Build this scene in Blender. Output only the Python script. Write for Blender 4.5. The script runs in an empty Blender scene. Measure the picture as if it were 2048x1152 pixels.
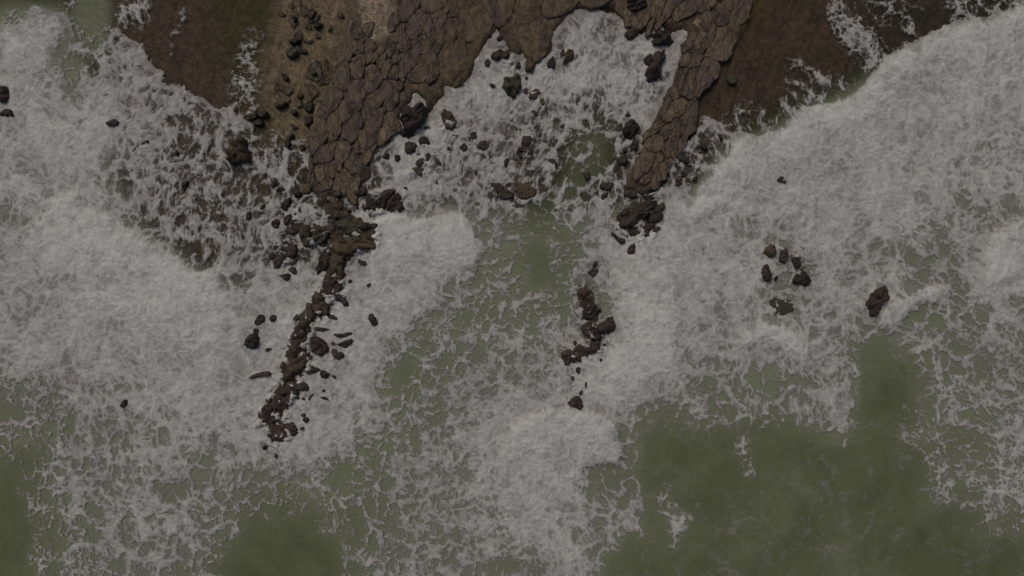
import bpy, math, random
import numpy as np

# ------------------------------------------------------------------ camera, sky, sun, exposure
S = 0.04                      # metres per photo pixel (2048 x 1152) at sea level
CAM_H = 54.6
scene = bpy.context.scene
COL = scene.collection
cam_d = bpy.data.cameras.new('camera')
cam_d.sensor_width = 36.0
cam_d.lens = 36.0 * CAM_H / (2048 * S)
cam_d.clip_end = 2000.0
cam = bpy.data.objects.new('camera', cam_d)
cam.location = (0, 0, CAM_H)
COL.objects.link(cam)
scene.camera = cam

SUN_EL, SUN_AZ = 55.0, 330.0      # degrees; azimuth measured clockwise from +Y
world = bpy.data.worlds.new('World')
scene.world = world
world.use_nodes = True
wn = world.node_tree
bg = wn.nodes['Background']
sky = wn.nodes.new('ShaderNodeTexSky')
sky.sky_type = 'NISHITA'
sky.sun_disc = False
sky.sun_elevation = math.radians(SUN_EL)
sky.sun_rotation = math.radians(SUN_AZ)
sky.air_density = 1.0
sky.dust_density = 6.0
sky.ozone_density = 1.0
bg.inputs['Strength'].default_value = 0.06
wn.links.new(sky.outputs[0], bg.inputs['Color'])

sun_d = bpy.data.lights.new('sun', 'SUN')
sun_d.energy = 1.5
sun_d.angle = math.radians(18)
sun_d.color = (1.0, 0.95, 0.88)
sun = bpy.data.objects.new('sun', sun_d)
sun.rotation_euler = (math.radians(90 - SUN_EL), 0, math.radians(180 - SUN_AZ))
COL.objects.link(sun)

scene.view_settings.view_transform = 'Standard'
scene.view_settings.look = 'None'
scene.view_settings.gamma = 1.0
scene.view_settings.exposure = -0.87

# ------------------------------------------------------------------ helpers
rng = np.random.default_rng(7)
random.seed(7)
_T = rng.random((512, 512)).astype(np.float32)
_CX, _CY = np.cos(_T * 2 * np.pi), np.sin(_T * 2 * np.pi)
_TX = rng.random((512, 512)).astype(np.float32)
_TY = rng.random((512, 512)).astype(np.float32)

def vnoise(x, y, seed=0):
    x = x + seed * 37.13; y = y + seed * 71.7
    xi = np.floor(x).astype(np.int32); yi = np.floor(y).astype(np.int32)
    fx = (x - xi).astype(np.float32); fy = (y - yi).astype(np.float32)
    gx, gy = fx, fy
    fx = fx * fx * (3 - 2 * fx); fy = fy * fy * (3 - 2 * fy)
    x0 = xi & 511; x1 = (xi + 1) & 511; y0 = yi & 511; y1 = (yi + 1) & 511
    a = _CX[y0, x0] * gx + _CY[y0, x0] * gy; b = _CX[y0, x1] * (gx - 1) + _CY[y0, x1] * gy
    c = _CX[y1, x0] * gx + _CY[y1, x0] * (gy - 1); d = _CX[y1, x1] * (gx - 1) + _CY[y1, x1] * (gy - 1)
    ab = a + (b - a) * fx
    return .5 + .75 * (ab + (c + (d - c) * fx - ab) * fy)

def fbm(x, y, scale, octv=4, seed=0, gain=0.5):
    out = 0; amp = 1.0; tot = 0; s = 1.0 / scale
    for o in range(octv):
        out = out + amp * vnoise(x * s, y * s, seed + o * 3.1)
        tot += amp; amp *= gain; s *= 2.03
    return out / tot

def worley(x, y, cell, seed=0):
    x = x / cell + seed * 19.3; y = y / cell + seed * 7.9
    xi = np.floor(x).astype(np.int32); yi = np.floor(y).astype(np.int32)
    f1 = np.full(x.shape, 9.0, np.float32); f2 = f1.copy()
    for j in (-1, 0, 1):
        for i in (-1, 0, 1):
            cx = xi + i; cy = yi + j
            dx = cx + _TX[cy & 511, cx & 511] - x
            dy = cy + _TY[cy & 511, cx & 511] - y
            d = (dx * dx + dy * dy).astype(np.float32)
            f2 = np.minimum(f2, np.maximum(f1, d))
            f1 = np.minimum(f1, d)
    return np.sqrt(f1), np.sqrt(f2)

def sstep(a, b, x):
    t = np.clip((x - a) / (b - a), 0, 1)
    return t * t * (3 - 2 * t)

def boxblur(a, r):
    r = int(max(1, r))
    for ax in (0, 1):
        p = np.pad(a, [(r + 1, r) if k == ax else (0, 0) for k in (0, 1)], mode='edge')
        c = np.cumsum(p, axis=ax, dtype=np.float64)
        n = a.shape[ax]
        hi = np.take(c, np.arange(2 * r + 1, 2 * r + 1 + n), axis=ax)
        lo = np.take(c, np.arange(0, n), axis=ax)
        a = ((hi - lo) / (2 * r + 1)).astype(np.float32)
    return a

def gblur(a, r):
    return boxblur(boxblur(a, r), r)

def inpoly(px, py, poly):
    res = np.zeros(px.shape, bool)
    n = len(poly); j = n - 1
    for i in range(n):
        xi, yi = poly[i]; xj, yj = poly[j]
        if yi != yj:
            c = ((yi > py) != (yj > py)) & (px < (xj - xi) * (py - yi) / (yj - yi) + xi)
            res ^= c
        j = i
    return res

# ------------------------------------------------------------------ fine field grid (photo-pixel units, y down)
STEP = 1.9
GX = np.arange(-200, 2248 + STEP, STEP, dtype=np.float32)
GY = np.arange(-200, 1352 + STEP, STEP, dtype=np.float32)
PX, PY = np.meshgrid(GX, GY)
NY, NX = PX.shape

W1x = (fbm(PX, PY, 70, 4, 1) - .5); W1y = (fbm(PX, PY, 70, 4, 2) - .5)
W2x = (fbm(PX, PY, 15, 3, 3) - .5); W2y = (fbm(PX, PY, 15, 3, 4) - .5)

def mask(poly, soft=3.0, ragged=8.0, big=0.0):
    """soft polygon mask on the fine grid with a ragged outline"""
    p = np.array(poly, float)
    m = 6 * soft + ragged + big + 8
    i0 = max(0, np.searchsorted(GX, p[:, 0].min() - m)); i1 = min(NX, np.searchsorted(GX, p[:, 0].max() + m))
    j0 = max(0, np.searchsorted(GY, p[:, 1].min() - m)); j1 = min(NY, np.searchsorted(GY, p[:, 1].max() + m))
    out = np.zeros((NY, NX), np.float32)
    if i1 <= i0 or j1 <= j0:
        return out
    sl = (slice(j0, j1), slice(i0, i1))
    x = PX[sl] + W2x[sl] * 2 * ragged + W1x[sl] * 2 * big
    y = PY[sl] + W2y[sl] * 2 * ragged + W1y[sl] * 2 * big
    a = inpoly(x, y, poly).astype(np.float32)
    if soft > STEP:
        a = gblur(a, soft / STEP)
    out[sl] = a
    return out

def sample(F, px, py):
    fx = np.clip((np.asarray(px, float) - GX[0]) / STEP, 0, NX - 1.001)
    fy = np.clip((np.asarray(py, float) - GY[0]) / STEP, 0, NY - 1.001)
    i = fx.astype(int); j = fy.astype(int); u = fx - i; v = fy - j
    return (F[j, i] * (1 - u) + F[j, i + 1] * u) * (1 - v) + (F[j + 1, i] * (1 - u) + F[j + 1, i + 1] * u) * v

# ------------------------------------------------------------------ layout of the coast (traced outlines, photo pixels)
NOFOAM = [(-400,-400),(-400,55),(0,50),(40,48),(53,42),(58,24),(75,17),(110,22),(128,25),(142,42),(155,85),(185,112),(215,88),
 (226,56),(240,60),(258,78),(275,85),(290,105),(300,125),(325,145),(324,165),(340,172),(360,176),(380,185),(415,200),(428,216),(445,217),
 (462,220),(490,240),(508,250),(506,268),(530,282),(560,272),(600,285),(618,330),(622,378),(640,398),(690,385),(725,366),(741,352),
 (742,330),(735,308),(745,300),(762,292),(768,275),(786,250),(797,240),(803,222),(822,206),(830,182),(838,170),(846,188),(850,212),(862,228),(868,214),
 (888,190),(888,168),(905,165),(912,182),(935,168),(945,150),(950,120),(975,82),(993,56),(1003,72),(1012,92),
 (1020,95),(1016,102),(1035,112),(1048,106),(1056,100),(1075,102),(1090,117),(1100,110),(1106,92),(1099,76),(1105,66),(1118,55),(1120,40),
 (1140,28),(1175,17),(1190,15),(1215,25),(1245,35),(1258,50),(1272,60),(1285,70),(1298,60),(1312,52),(1325,55),(1335,70),(1355,60),
 (1374,60),(1370,80),(1360,120),(1340,180),(1316,226),(1300,262),(1298,280),(1303,288),(1280,318),(1253,352),(1251,368),(1272,376),(1275,384),(1283,394),
 (1305,388),(1318,378),(1338,372),(1344,366),(1336,345),(1338,325),(1358,302),(1380,280),(1395,262),(1405,240),(1420,236),(1440,245),
 (1455,270),(1470,265),(1500,268),(1515,275),(1540,265),(1558,268),(1580,240),(1590,225),(1610,212),(1650,207),(1690,198),(1710,185),(1722,173),
 (1740,150),(1765,125),(1782,105),(1800,98),(1816,88),(1840,78),(1862,66),(1884,52),(1920,41),(1968,42),(1982,28),(2005,22),(2048,12),(2500,-20),(2500,-400)]

EXPOSED = [(712,-400),(704,20),(688,92),(655,175),(632,215),(622,262),(618,330),(622,378),(640,398),(690,390),(728,368),(745,352),
 (742,330),(738,308),(762,292),(768,275),(786,250),(797,240),(803,222),(822,206),(830,182),(848,200),(862,225),(888,190),(888,168),(912,182),(945,150),(950,120),(975,82),(993,56),
 (1012,92),(1035,112),(1056,100),(1090,117),(1106,92),(1100,72),(1118,55),(1140,24),(1190,10),(1230,18),(1262,48),(1285,68),(1320,48),(1345,58),(1376,60),(1372,80),(1360,120),(1340,180),
 (1316,226),(1300,262),(1303,288),(1280,318),(1253,352),(1250,375),(1283,394),(1318,378),(1336,345),(1345,315),(1375,262),(1395,205),(1410,170),(1432,140),(1470,90),(1500,40),(1510,-400)]

# breaking waves: (outline, crest line, fade length px, edge softness px, height m, label)
WAVES = [
 ([(60,470),(120,400),(152,392),(180,418),(205,432),(222,436),(235,460),(265,468),(310,490),(345,505),(372,528),(384,545),(410,540),(440,548),(445,575),(470,620),(500,655),(470,720),(380,740),(300,690),(230,650),(150,610),(90,560)],
  [(175,425),(205,432),(222,436),(235,460),(265,468),(310,490),(345,505),(372,528),(384,545),(410,540),(440,548)], 190, 2, .28,
  'broad solid white breaker with a sharp scalloped front below the dark streaked shallows at left'),
 ([(748,440),(780,430),(815,432),(845,442),(875,432),(905,424),(928,432),(945,458),(958,500),(952,548),(935,590),(890,612),(835,650),(790,680),(757,640),(742,575),(740,520),(750,480)],
  [(760,470),(815,436),(845,446),(875,438),(905,432),(928,440)], 175, 3, .26,
  'compact white breaker pouring off the left reef beside the green channel'),
 ([(1240,530),(1280,470),(1330,462),(1360,480),(1380,560),(1400,640),(1370,720),(1300,780),(1230,800),(1200,770),(1215,700),(1240,640),(1228,580)],
  [(1300,490),(1290,560),(1305,640),(1290,710),(1240,770)], 80, 22, .22,
  'smooth white surge just right of the dark maroon rocks of the right reef'),
 ([(1010,870),(1060,832),(1110,818),(1160,822),(1205,828),(1232,848),(1243,885),(1244,915),(1228,928),(1170,925),(1150,960),(1130,1010),(1080,1080),(1020,1060),(1000,990),(990,930)],
  [(1060,840),(1110,822),(1160,826),(1205,832),(1230,850),(1240,885)], 140, 3, .26,
  'rounded white breaker with a sharp right edge against dark green water at bottom centre'),
 ([(1488,662),(1510,650),(1540,650),(1570,656),(1598,676),(1620,705),(1622,735),(1598,738),(1570,712),(1530,706),(1500,716),(1488,690)],
  [(1500,668),(1540,664),(1570,672),(1598,692),(1612,712)], 34, 4, .22,
  'small white curling breaker with vertical streaks of green water beneath it'),
 ([(1752,655),(1765,622),(1790,600),(1830,586),(1870,576),(1895,568),(1906,574),(1892,590),(1865,606),(1835,612),(1805,640),(1790,690),(1760,700)],
  [(1770,630),(1800,606),(1840,592),(1895,576)], 45, 4, .2,
  'narrow white crest trailing right from the dark curved lone rock'),
 ([(1958,540),(1972,500),(1988,468),(2020,448),(2060,438),(2260,410),(2260,600),(2100,570),(2030,560),(1985,580)],
  [(1968,535),(1988,480),(2020,460),(2060,450),(2260,420)], 110, 8, .25,
  'white breaker cut off by the right edge of the picture'),
 ([(1470,300),(1490,272),(1540,268),(1562,270),(1582,243),(1592,228),(1612,214),(1650,210),(1700,196),(1742,152),(1784,108),(1842,80),(1888,54),(1968,44),(2010,24),(2048,14),(2260,0),(2260,200),(2020,240),(1900,300),(1800,330),(1690,300),(1560,330),(1440,420),(1380,440),(1400,370)],
  [(1400,400),(1470,300),(1540,270),(1582,246),(1612,218),(1650,214),(1700,200),(1742,156),(1784,112),(1842,84),(1888,58),(1968,48),(2048,18),(2260,0)], 92, 3, .16,
  'wide white surge front sweeping over the dark maroon shelf at top right'),
]

# foam cover in percent, 64 px cells (32 columns x 18 rows)
GRID = """85 90 70 45 85 80 75 75 50 30 30 30 30 80 90 92 85 80 78 80 85 70 60 80 85 88 90 90 92 90 88 88
88 85 62 55 86 82 78 72 45 30 30 30 60 88 92 92 85 80 82 85 85 65 60 80 88 90 92 93 93 93 90 90
90 85 80 78 78 72 66 62 40 20 20 40 85 90 92 90 82 85 90 85 78 70 60 80 90 92 90 95 96 95 93 90
90 90 88 83 77 65 65 73 35 15 15 60 88 85 85 88 74 68 62 80 85 60 60 78 92 95 93 92 96 95 92 88
90 92 92 85 75 62 59 65 38 18 12 50 92 85 74 80 62 52 14 58 85 58 62 93 96 93 90 88 92 93 88 82
88 90 92 78 72 61 56 64 42 28 22 50 92 82 70 74 64 32 26 52 60 62 90 96 94 92 92 90 88 90 80 80
85 85 88 92 70 60 54 66 54 50 52 85 90 90 74 62 46 32 52 60 75 90 90 88 88 92 93 92 88 82 78 85
85 85 90 98 97 78 48 64 68 66 75 92 98 98 88 52 42 24 72 85 92 93 88 82 75 85 88 85 80 70 78 95
85 85 90 98 99 97 78 78 76 82 85 96 98 97 72 42 27 22 68 96 97 92 85 82 70 80 85 80 72 62 88 95
88 90 92 97 98 98 92 88 92 92 95 97 93 78 52 37 30 32 62 97 98 93 85 85 66 80 82 88 72 48 75 82
90 90 92 93 94 95 94 94 97 95 94 95 82 62 47 60 52 48 75 96 96 90 88 92 93 85 70 78 58 64 71 78
80 85 88 85 82 90 93 95 98 97 95 94 52 42 58 70 74 80 90 96 92 82 66 70 58 75 68 22 38 54 61 68
62 65 83 85 81 87 92 93 97 96 96 92 61 51 71 83 89 88 95 94 82 72 46 58 64 78 80 10 28 48 52 60
42 38 69 75 77 77 81 82 94 95 92 72 55 67 79 89 97 96 97 92 36 26 18 32 32 55 48 5 13 28 40 56
14 38 65 77 75 75 59 62 70 88 50 38 65 74 75 87 97 95 92 68 12 6 10 16 10 13 8 4 7 20 38 54
4 33 60 75 80 73 59 57 46 30 30 52 66 69 72 87 97 93 80 52 8 6 4 10 6 4 3 3 4 13 43 56
2 28 50 67 80 75 59 46 26 20 8 42 66 69 67 75 94 85 82 30 12 16 2 2 4 3 2 2 2 4 13 28
4 33 47 60 77 70 49 8 4 4 2 32 64 67 65 67 72 80 86 9 4 5 2 2 4 2 2 2 2 2 3 4"""
G = np.array([[float(v) for v in r.split()] for r in GRID.splitlines()], np.float32) / 100
OUTW = [  # wispy foam lying on the shallows above the surf line: (outline, cover, softness)
 ([(225,50),(250,0),(300,0),(300,30),(270,70),(245,70)], .30, 12),
 ([(115,30),(130,-40),(165,-40),(155,40),(150,70)], .42, 10),
 ([(455,230),(470,150),(500,60),(525,70),(520,130),(505,250)], .32, 14),
 ([(330,110),(368,10),(376,12),(350,80),(338,120)], .28, 5),
 ([(510,250),(560,260),(610,280),(625,360),(600,400),(540,330)], .30, 14),
 ([(1655,0),(1700,0),(1735,60),(1775,110),(1740,150),(1705,110),(1670,60)], .58, 10),
 ([(1570,90),(1600,120),(1625,170),(1600,190),(1580,130)], .30, 10),
 ([(1560,200),(1590,150),(1640,140),(1720,170),(1690,200),(1600,222),(1560,270),(1540,262)], .48, 10),
 ([(1800,20),(1822,30),(1840,70),(1815,80)], .50, 8),
 ([(1850,-200),(2260,-200),(2260,0),(1980,30),(1900,30)], .42, 16),
 ([(1720,0),(1850,0),(1850,20),(1740,60)], .22, 14),
 ([(1340,330),(1385,270),(1410,232),(1440,235),(1520,225),(1560,250),(1500,268),(1440,300),(1380,350),(1350,372)], .42, 10),
 ([(1440,250),(1480,205),(1530,200),(1545,262),(1470,266)], .34, 10),
 ([(1285,360),(1300,350),(1318,345),(1316,354),(1295,362)], .55, 3),
 ([(1340,62),(1375,55),(1380,70),(1365,120),(1345,120)], .40, 6),
 ([(740,300),(752,310),(762,340),(748,345),(738,322)], .85, 2),
 ([(0,30),(40,20),(60,50),(0,52)], .3, 8),
 ([(120,70),(140,20),(165,60),(205,60),(225,30),(235,70),(190,125),(140,120)], .46, 12),
]
INW = [
 ([(235,440),(300,420),(390,430),(432,530),(400,538),(378,520),(350,498),(312,482),(268,462)], .60, 9, 5),
 ([(815,385),(960,385),(1000,430),(905,416),(845,432),(815,424)], .55, 10, 6),   # sharp changes of cover inside the surf: (outline, cover, softness, ragged)
 ([(1150,265),(1180,250),(1225,262),(1218,330),(1195,362),(1150,350),(1120,380),(1112,340),(1128,300)], .36, 14, 14),
 ([(1130,350),(1190,360),(1130,440),(1080,480),(1040,470),(1090,400)], .24, 14, 12),
 ([(985,470),(1075,400),(1118,392),(1112,470),(1108,560),(1060,630),(985,690),(900,740),(850,830),(775,850),(770,760),(800,700),(880,640),(950,600),(970,540)], .50, 24, 14),
 ([(1070,400),(1112,396),(1108,560),(1062,600),(1030,560),(1055,470)], .14, 14, 10),
 ([(775,725),(840,700),(832,800),(790,850),(768,800)], .20, 12, 10),
 ([(880,655),(960,600),(990,640),(900,705)], .26, 12, 10),
 ([(1065,440),(1090,430),(1100,520),(1105,560),(1060,580),(1045,540)], .06, 10, 8),
 ([(1706,690),(1760,660),(1830,700),(1850,800),(1770,830),(1860,940),(1760,980),(1700,980),(1698,880),(1706,830)], .06, 8, 6),
 ([(1820,606),(1870,600),(1890,625),(1880,660),(1830,650),(1810,640)], .16, 6, 5),
 ([(1500,722),(1560,712),(1600,735),(1620,760),(1560,790),(1490,780),(1480,750)], .38, 12, 6),
 ([(1246,935),(1256,840),(1330,820),(1420,850),(1500,830),(1560,850),(1690,870),(1720,960),(1860,1010),(2060,1070),(2260,1090),(2260,1400),(1190,1400),(1196,1150),(1225,1098),(1290,1060),(1292,1000),(1270,950)], .06, 20, 16),
 ([(1160,940),(1195,925),(1245,932),(1270,950),(1262,980),(1288,1005),(1282,1050),(1240,1078),(1200,1060),(1160,1000),(1150,965)], .62, 5, 7),
 ([(1320,985),(1345,1010),(1372,1020),(1385,1040),(1362,1070),(1345,1090),(1335,1050),(1318,1010)], .5, 5, 6),
 ([(1335,960),(1340,985),(1325,1012),(1320,985)], .3, 4, 5),
 ([(-300,940),(0,930),(45,990),(75,1060),(58,1100),(60,1152),(60,1400),(-300,1400)], .03, 8, 10),
 ([(60,840),(110,845),(112,880),(95,925),(70,920),(55,880)], .12, 8, 6),
 ([(520,1035),(600,1010),(665,1080),(680,1150),(670,1400),(430,1400),(440,1100)], .04, 12, 12),
 ([(620,985),(690,930),(720,930),(690,990),(690,1050),(640,1050)], .16, 10, 8),
 ([(700,920),(760,880),(810,850),(830,860),(790,900),(730,940)], .18, 8, 8),
 ([(140,118),(160,80),(215,80),(215,120),(195,150),(140,150)], .32, 12, 6),
 ([(350,440),(385,400),(420,430),(440,520),(400,535),(370,510)], .50, 14, 6),
 ([(150,395),(166,400),(172,450),(165,500),(148,480),(142,430)], .62, 8, 5),
 ([(1335,900),(1450,880),(1500,900),(1490,960),(1380,960)], .02, 20, 10),
 ([(1475,870),(1500,865),(1495,920),(1510,960),(1485,960),(1478,910)], .38, 6, 6),
 ([(1850,880),(1890,860),(1980,900),(2060,960),(2260,980),(2260,1060),(2060,1060),(1960,1040),(1860,985)], .44, 10, 8),
]

# ------------------------------------------------------------------ foam cover map
def upsample_grid(gx, gy):
    fx = np.clip((gx - 32) / 64, 0, 30.999); fy = np.clip((gy - 32) / 64, 0, 16.999)
    i = fx.astype(int); j = fy.astype(int); u = fx - i; v = fy - j
    u = u * u * (3 - 2 * u); v = v * v * (3 - 2 * v)
    return (G[j, i] * (1 - u) + G[j, i + 1] * u) * (1 - v) + (G[j + 1, i] * (1 - u) + G[j + 1, i + 1] * u) * v

Gin = upsample_grid(PX + 70 * W1x, PY + 70 * W1y).astype(np.float32)
for poly, d, soft, rag in INW:
    m = mask(poly, soft, rag, 10)
    Gin = Gin * (1 - m) + d * m
def polydist(line):
    d = np.full((NY, NX), 1e9, np.float32)
    for (x0, y0), (x1, y1) in zip(line[:-1], line[1:]):
        dx, dy = x1 - x0, y1 - y0; L2 = dx * dx + dy * dy
        t = np.clip(((PX - x0) * dx + (PY - y0) * dy) / L2, 0, 1)
        d = np.minimum(d, (PX - x0 - t * dx) ** 2 + (PY - y0 - t * dy) ** 2)
    return np.sqrt(d)

wave_masks = []
CREST = np.zeros((NY, NX), np.float32)
HW = np.zeros((NY, NX), np.float32)
for poly, line, fl, soft, h, lab in WAVES:
    core = mask(poly, soft, 9.0, 5)
    dist = polydist(line) + 60 * W1x + 24 * W2y
    inner = core * (1 - sstep(.25 * fl, fl, dist))
    wave_masks.append(core)
    CREST = np.maximum(CREST, inner)
    HW = np.maximum(HW, 1.5 * h * inner * (0.8 + 0.6 * (fbm(PX, PY, 40, 3, 61) - .5)))
HW = gblur(HW, 3)
Gin = 1 - (1 - Gin) ** 1.16
Gin = np.clip(Gin + CREST * (0.985 - Gin) * 0.8, 0, 1)
Gout = np.zeros((NY, NX), np.float32)
for poly, d, soft in OUTW:
    Gout = np.maximum(Gout, d * mask(poly, soft, 8, 6))
NF = mask(NOFOAM, 1.9, 5.0, 3)
EXP = mask(EXPOSED, 4.0, 4.0, 2)
Gout = np.maximum(Gout, .62 * sstep(.10, .5, gblur(1 - NF, 6)) * (1 - EXP) * sstep(.38, .62, fbm(PX, PY, 60, 3, 165)))
Gin = np.clip(Gin + .35 * sstep(.05, .5, gblur(NF, 6)) * sstep(.3, .6, Gin), 0, 1)
D = Gin * (1 - NF) + Gout * NF

# ------------------------------------------------------------------ flow and foam lace
FLOW = [(60,150,.6,-.4),(250,250,.5,-.5),(420,300,-.25,1),(450,460,-.2,1),(300,420,-.4,.8),(560,400,-.3,1),(120,600,.3,1),(300,620,.15,1),
 (500,600,.8,-.4),(840,360,.35,-1),(980,220,.6,-.8),(1180,120,.4,-1),(1200,300,-.3,1),(1050,380,.3,-.6),(820,560,.1,1),(1000,620,.7,-.6),(900,860,.9,-.5),
 (1060,740,.6,.4),(1150,520,.6,-.6),(1320,620,-.1,1),(1420,330,-.3,-.9),(1560,300,.4,1),(1700,350,.5,.8),(1880,200,.4,.9),(1900,460,.3,1),
 (1560,760,.05,1),(1450,820,.2,1),(1800,640,.7,-.25),(1900,900,.4,.7),(1220,1010,.5,.8),(1080,1000,-.2,1),(300,950,.3,1),(150,1050,.5,.8),(800,1050,.6,.7)]
u = np.zeros((NY, NX), np.float32); v = u.copy(); wsum = u.copy()
for fx, fy, a, b in FLOW:
    L = math.hypot(a, b); a, b = a / L, b / L
    w = 1.0 / (((PX - fx) ** 2 + (PY - fy) ** 2) + 900.0) ** 1.3
    th2 = 2 * math.atan2(b, a)          # average directions, not signs
    u += w * math.cos(th2); v += w * math.sin(th2)
ang = 0.5 * np.arctan2(v, u) + 1.5 * W1x + 0.5 * W2x
U0 = np.cos(ang).astype(np.float32); V0 = np.sin(ang).astype(np.float32)

def lic(F, n, U=None, V=None):
    U = U0 if U is None else U; V = V0 if V is None else V
    acc = F.copy()
    for sgn in (1, -1):
        x = np.broadcast_to(np.arange(NX, dtype=np.float32), F.shape).copy()
        y = np.broadcast_to(np.arange(NY, dtype=np.float32)[:, None], F.shape).copy()
        du, dv = U * sgn, V * sgn
        for k in range(n):
            x += du; y += dv
            xi = np.clip(x + .5, 0, NX - 1).astype(np.int32); yi = np.clip(y + .5, 0, NY - 1).astype(np.int32)
            nu, nv = U[yi, xi], V[yi, xi]
            s = np.where(nu * du + nv * dv < 0, -1, 1)
            du, dv = nu * s, nv * s
            acc += F[yi, xi]
    return acc / (2 * n + 1)

def equal(F):
    q = np.quantile(F[::7, ::7], np.linspace(0, 1, 257))
    return np.interp(F, q, np.linspace(0, 1, 257)).astype(np.float32)

W3x = (fbm(PX, PY, 6, 2, 5) - .5); W3y = (fbm(PX, PY, 6, 2, 6) - .5)
wx = PX + 45 * W1x + 20 * W2x + 5 * W3x; wy = PY + 45 * W1y + 20 * W2y + 5 * W3y
def ridged(x, y, scale, octv, seed, gain=.55, sharp=2.0):
    out = 0; amp = 1.0; tot = 0; s_ = 1.0 / scale; prev = 1.0
    for o in range(octv):
        r = (1 - np.clip(np.abs(2 * vnoise(x * s_, y * s_, seed + o * 4.7) - 1) * 1.6, 0, 1)) ** sharp
        out = out + amp * r * prev; prev = .45 + .55 * r
        tot += amp; amp *= gain; s_ *= 1.97
    return out / tot
sx = PX + 50 * W1x + 11 * W2x + 2 * W3x; sy = PY + 50 * W1y + 11 * W2y + 2 * W3y
a1, a2 = worley(sx, sy, 32, 1); rA = np.exp(-(a2 - a1) / 0.11)
b1, b2 = worley(sx, sy, 15, 2); rB = np.exp(-(b2 - b1) / 0.17)
c1, c2 = worley(sx, sy, 64, 3); rC = np.exp(-(c2 - c1) / 0.07)
f1 = fbm(PX, PY, 90, 5, 31, .6)
fsel = sstep(.35, .65, fbm(PX, PY, 150, 2, 33))        # patches of coarse and of fine mesh
rid = ridged(wx, wy, 52, 5, 51); ridf = ridged(wx, wy, 17, 4, 57)
hf = fbm(PX, PY, 7, 2, 41)
streak = equal(lic(hf, 7))
white = rng.random((NY, NX)).astype(np.float32)
def threads(seed, scale, curl, n, base=0.0):
    t = base * ang + curl * (fbm(PX, PY, scale, 3, seed) - .5)
    return lic(white, n, np.cos(t).astype(np.float32), np.sin(t).astype(np.float32))
hair = equal(np.maximum(equal(threads(121, 95, 15, 12)), equal(threads(127, 60, 15, 9))))
hairS = equal(threads(131, 34, 4.0, 9, 1.0))
turb = equal(fbm(wx, wy, 12, 4, 55, .65))
web = equal(.95 * rA * (1 - .5 * fsel) + .6 * rB * (.35 + .65 * fsel) + .75 * rC + .75 * rid + .55 * ridf)
lace = equal(.95 * web + .50 * hair + .22 * turb + 1.5 * (f1 - .5))
laceS = equal(.45 * equal(lic(lace, 2)) + .55 * hairS + .35 * web + .25 * turb + .8 * (f1 - .5))
ST = np.zeros((NY, NX), np.float32)        # where foam is drawn out into streaks
for poly, soft in [([(180,180),(330,170),(500,250),(610,380),(640,560),(540,620),(400,560),(260,440)], 30),
                   ([(960,100),(1120,60),(1250,60),(1340,120),(1290,290),(1210,420),(1000,440),(820,420),(760,330)], 25),
                   ([(1470,690),(1640,720),(1640,880),(1470,860)], 20),
                   ([(1340,260),(1480,210),(1720,140),(1760,260),(1400,420)], 25),
                   ([(1120,380),(1250,380),(1280,480),(1180,520)], 20), ([(1060,900),(1280,930),(1280,1080),(1060,1160)], 30)]:
    ST = np.maximum(ST, mask(poly, soft, 10, 10))
ST = np.maximum(ST, .30 * sstep(.55, .8, D))
Nf = lace * (1 - .75 * ST) + laceS * (.75 * ST)
Nf = equal(Nf)
sft = 0.26 + 0.14 * D
COV = sstep(0, 1, (Nf - (1 - D) + .25 * sstep(.78, .98, D)) / (2 * sft) + .5)
DV = np.clip(D + .6 * (f1 - .5) * sstep(.03, .3, D) * (1 - sstep(.75, .95, D)), 0, 1)
strand = equal(.8 * web + .6 * (hair * (1 - ST) + hairS * ST))
COV = np.maximum(COV, .85 * sstep(.66, 1.0, strand) * sstep(.06, .5, DV))
film = np.clip(D - .25, 0, 1) ** 1.5 * .78 * (1 - .35 * ST)          # milky bubble film between the strands
COV = np.clip(np.maximum(COV, film * (.55 + .35 * hair)), 0, 1)
thin = sstep(.02, .14, D)
COV = COV * thin
fresh = np.clip(sstep(.70, .98, gblur(D, 9) + .30 * (fbm(PX, PY, 170, 3, 175) - .5)) * .58 + .42 * CREST, 0, 1)
hmix = hair * (1 - ST) + hairS * ST
TONE = np.clip(.16 + .68 * fresh + .50 * (hmix - .5) * (1 - .25 * fresh) + .22 * (turb - .5) + .46 * (web - .5) * (1 - .35 * fresh) + .75 * (f1 - .5), 0, 1)
AER = np.clip(.55 * gblur(COV, 6) + .75 * gblur(COV, 24) * (.6 + .8 * (fbm(wx, wy, 80, 4, 160) - .1)), 0, 1)

# sea surface height (m)
H = (.10 * (fbm(PX, PY, 300, 2, 71) - .5) + .05 * (fbm(PX, PY, 60, 2, 72) - .5)).astype(np.float32) + HW * (1 - EXP)
FOAMZ = H + .05 + COV * (.03 + .07 * TONE) + .04 * COV * (turb - .5) + .025 * COV * (hmix - .5) + .24 * np.clip(CREST + .45 * fresh, 0, 1) * (fbm(PX + 20 * W1x, PY + 20 * W1y, 38, 4, 73, .55) - .5)

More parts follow.
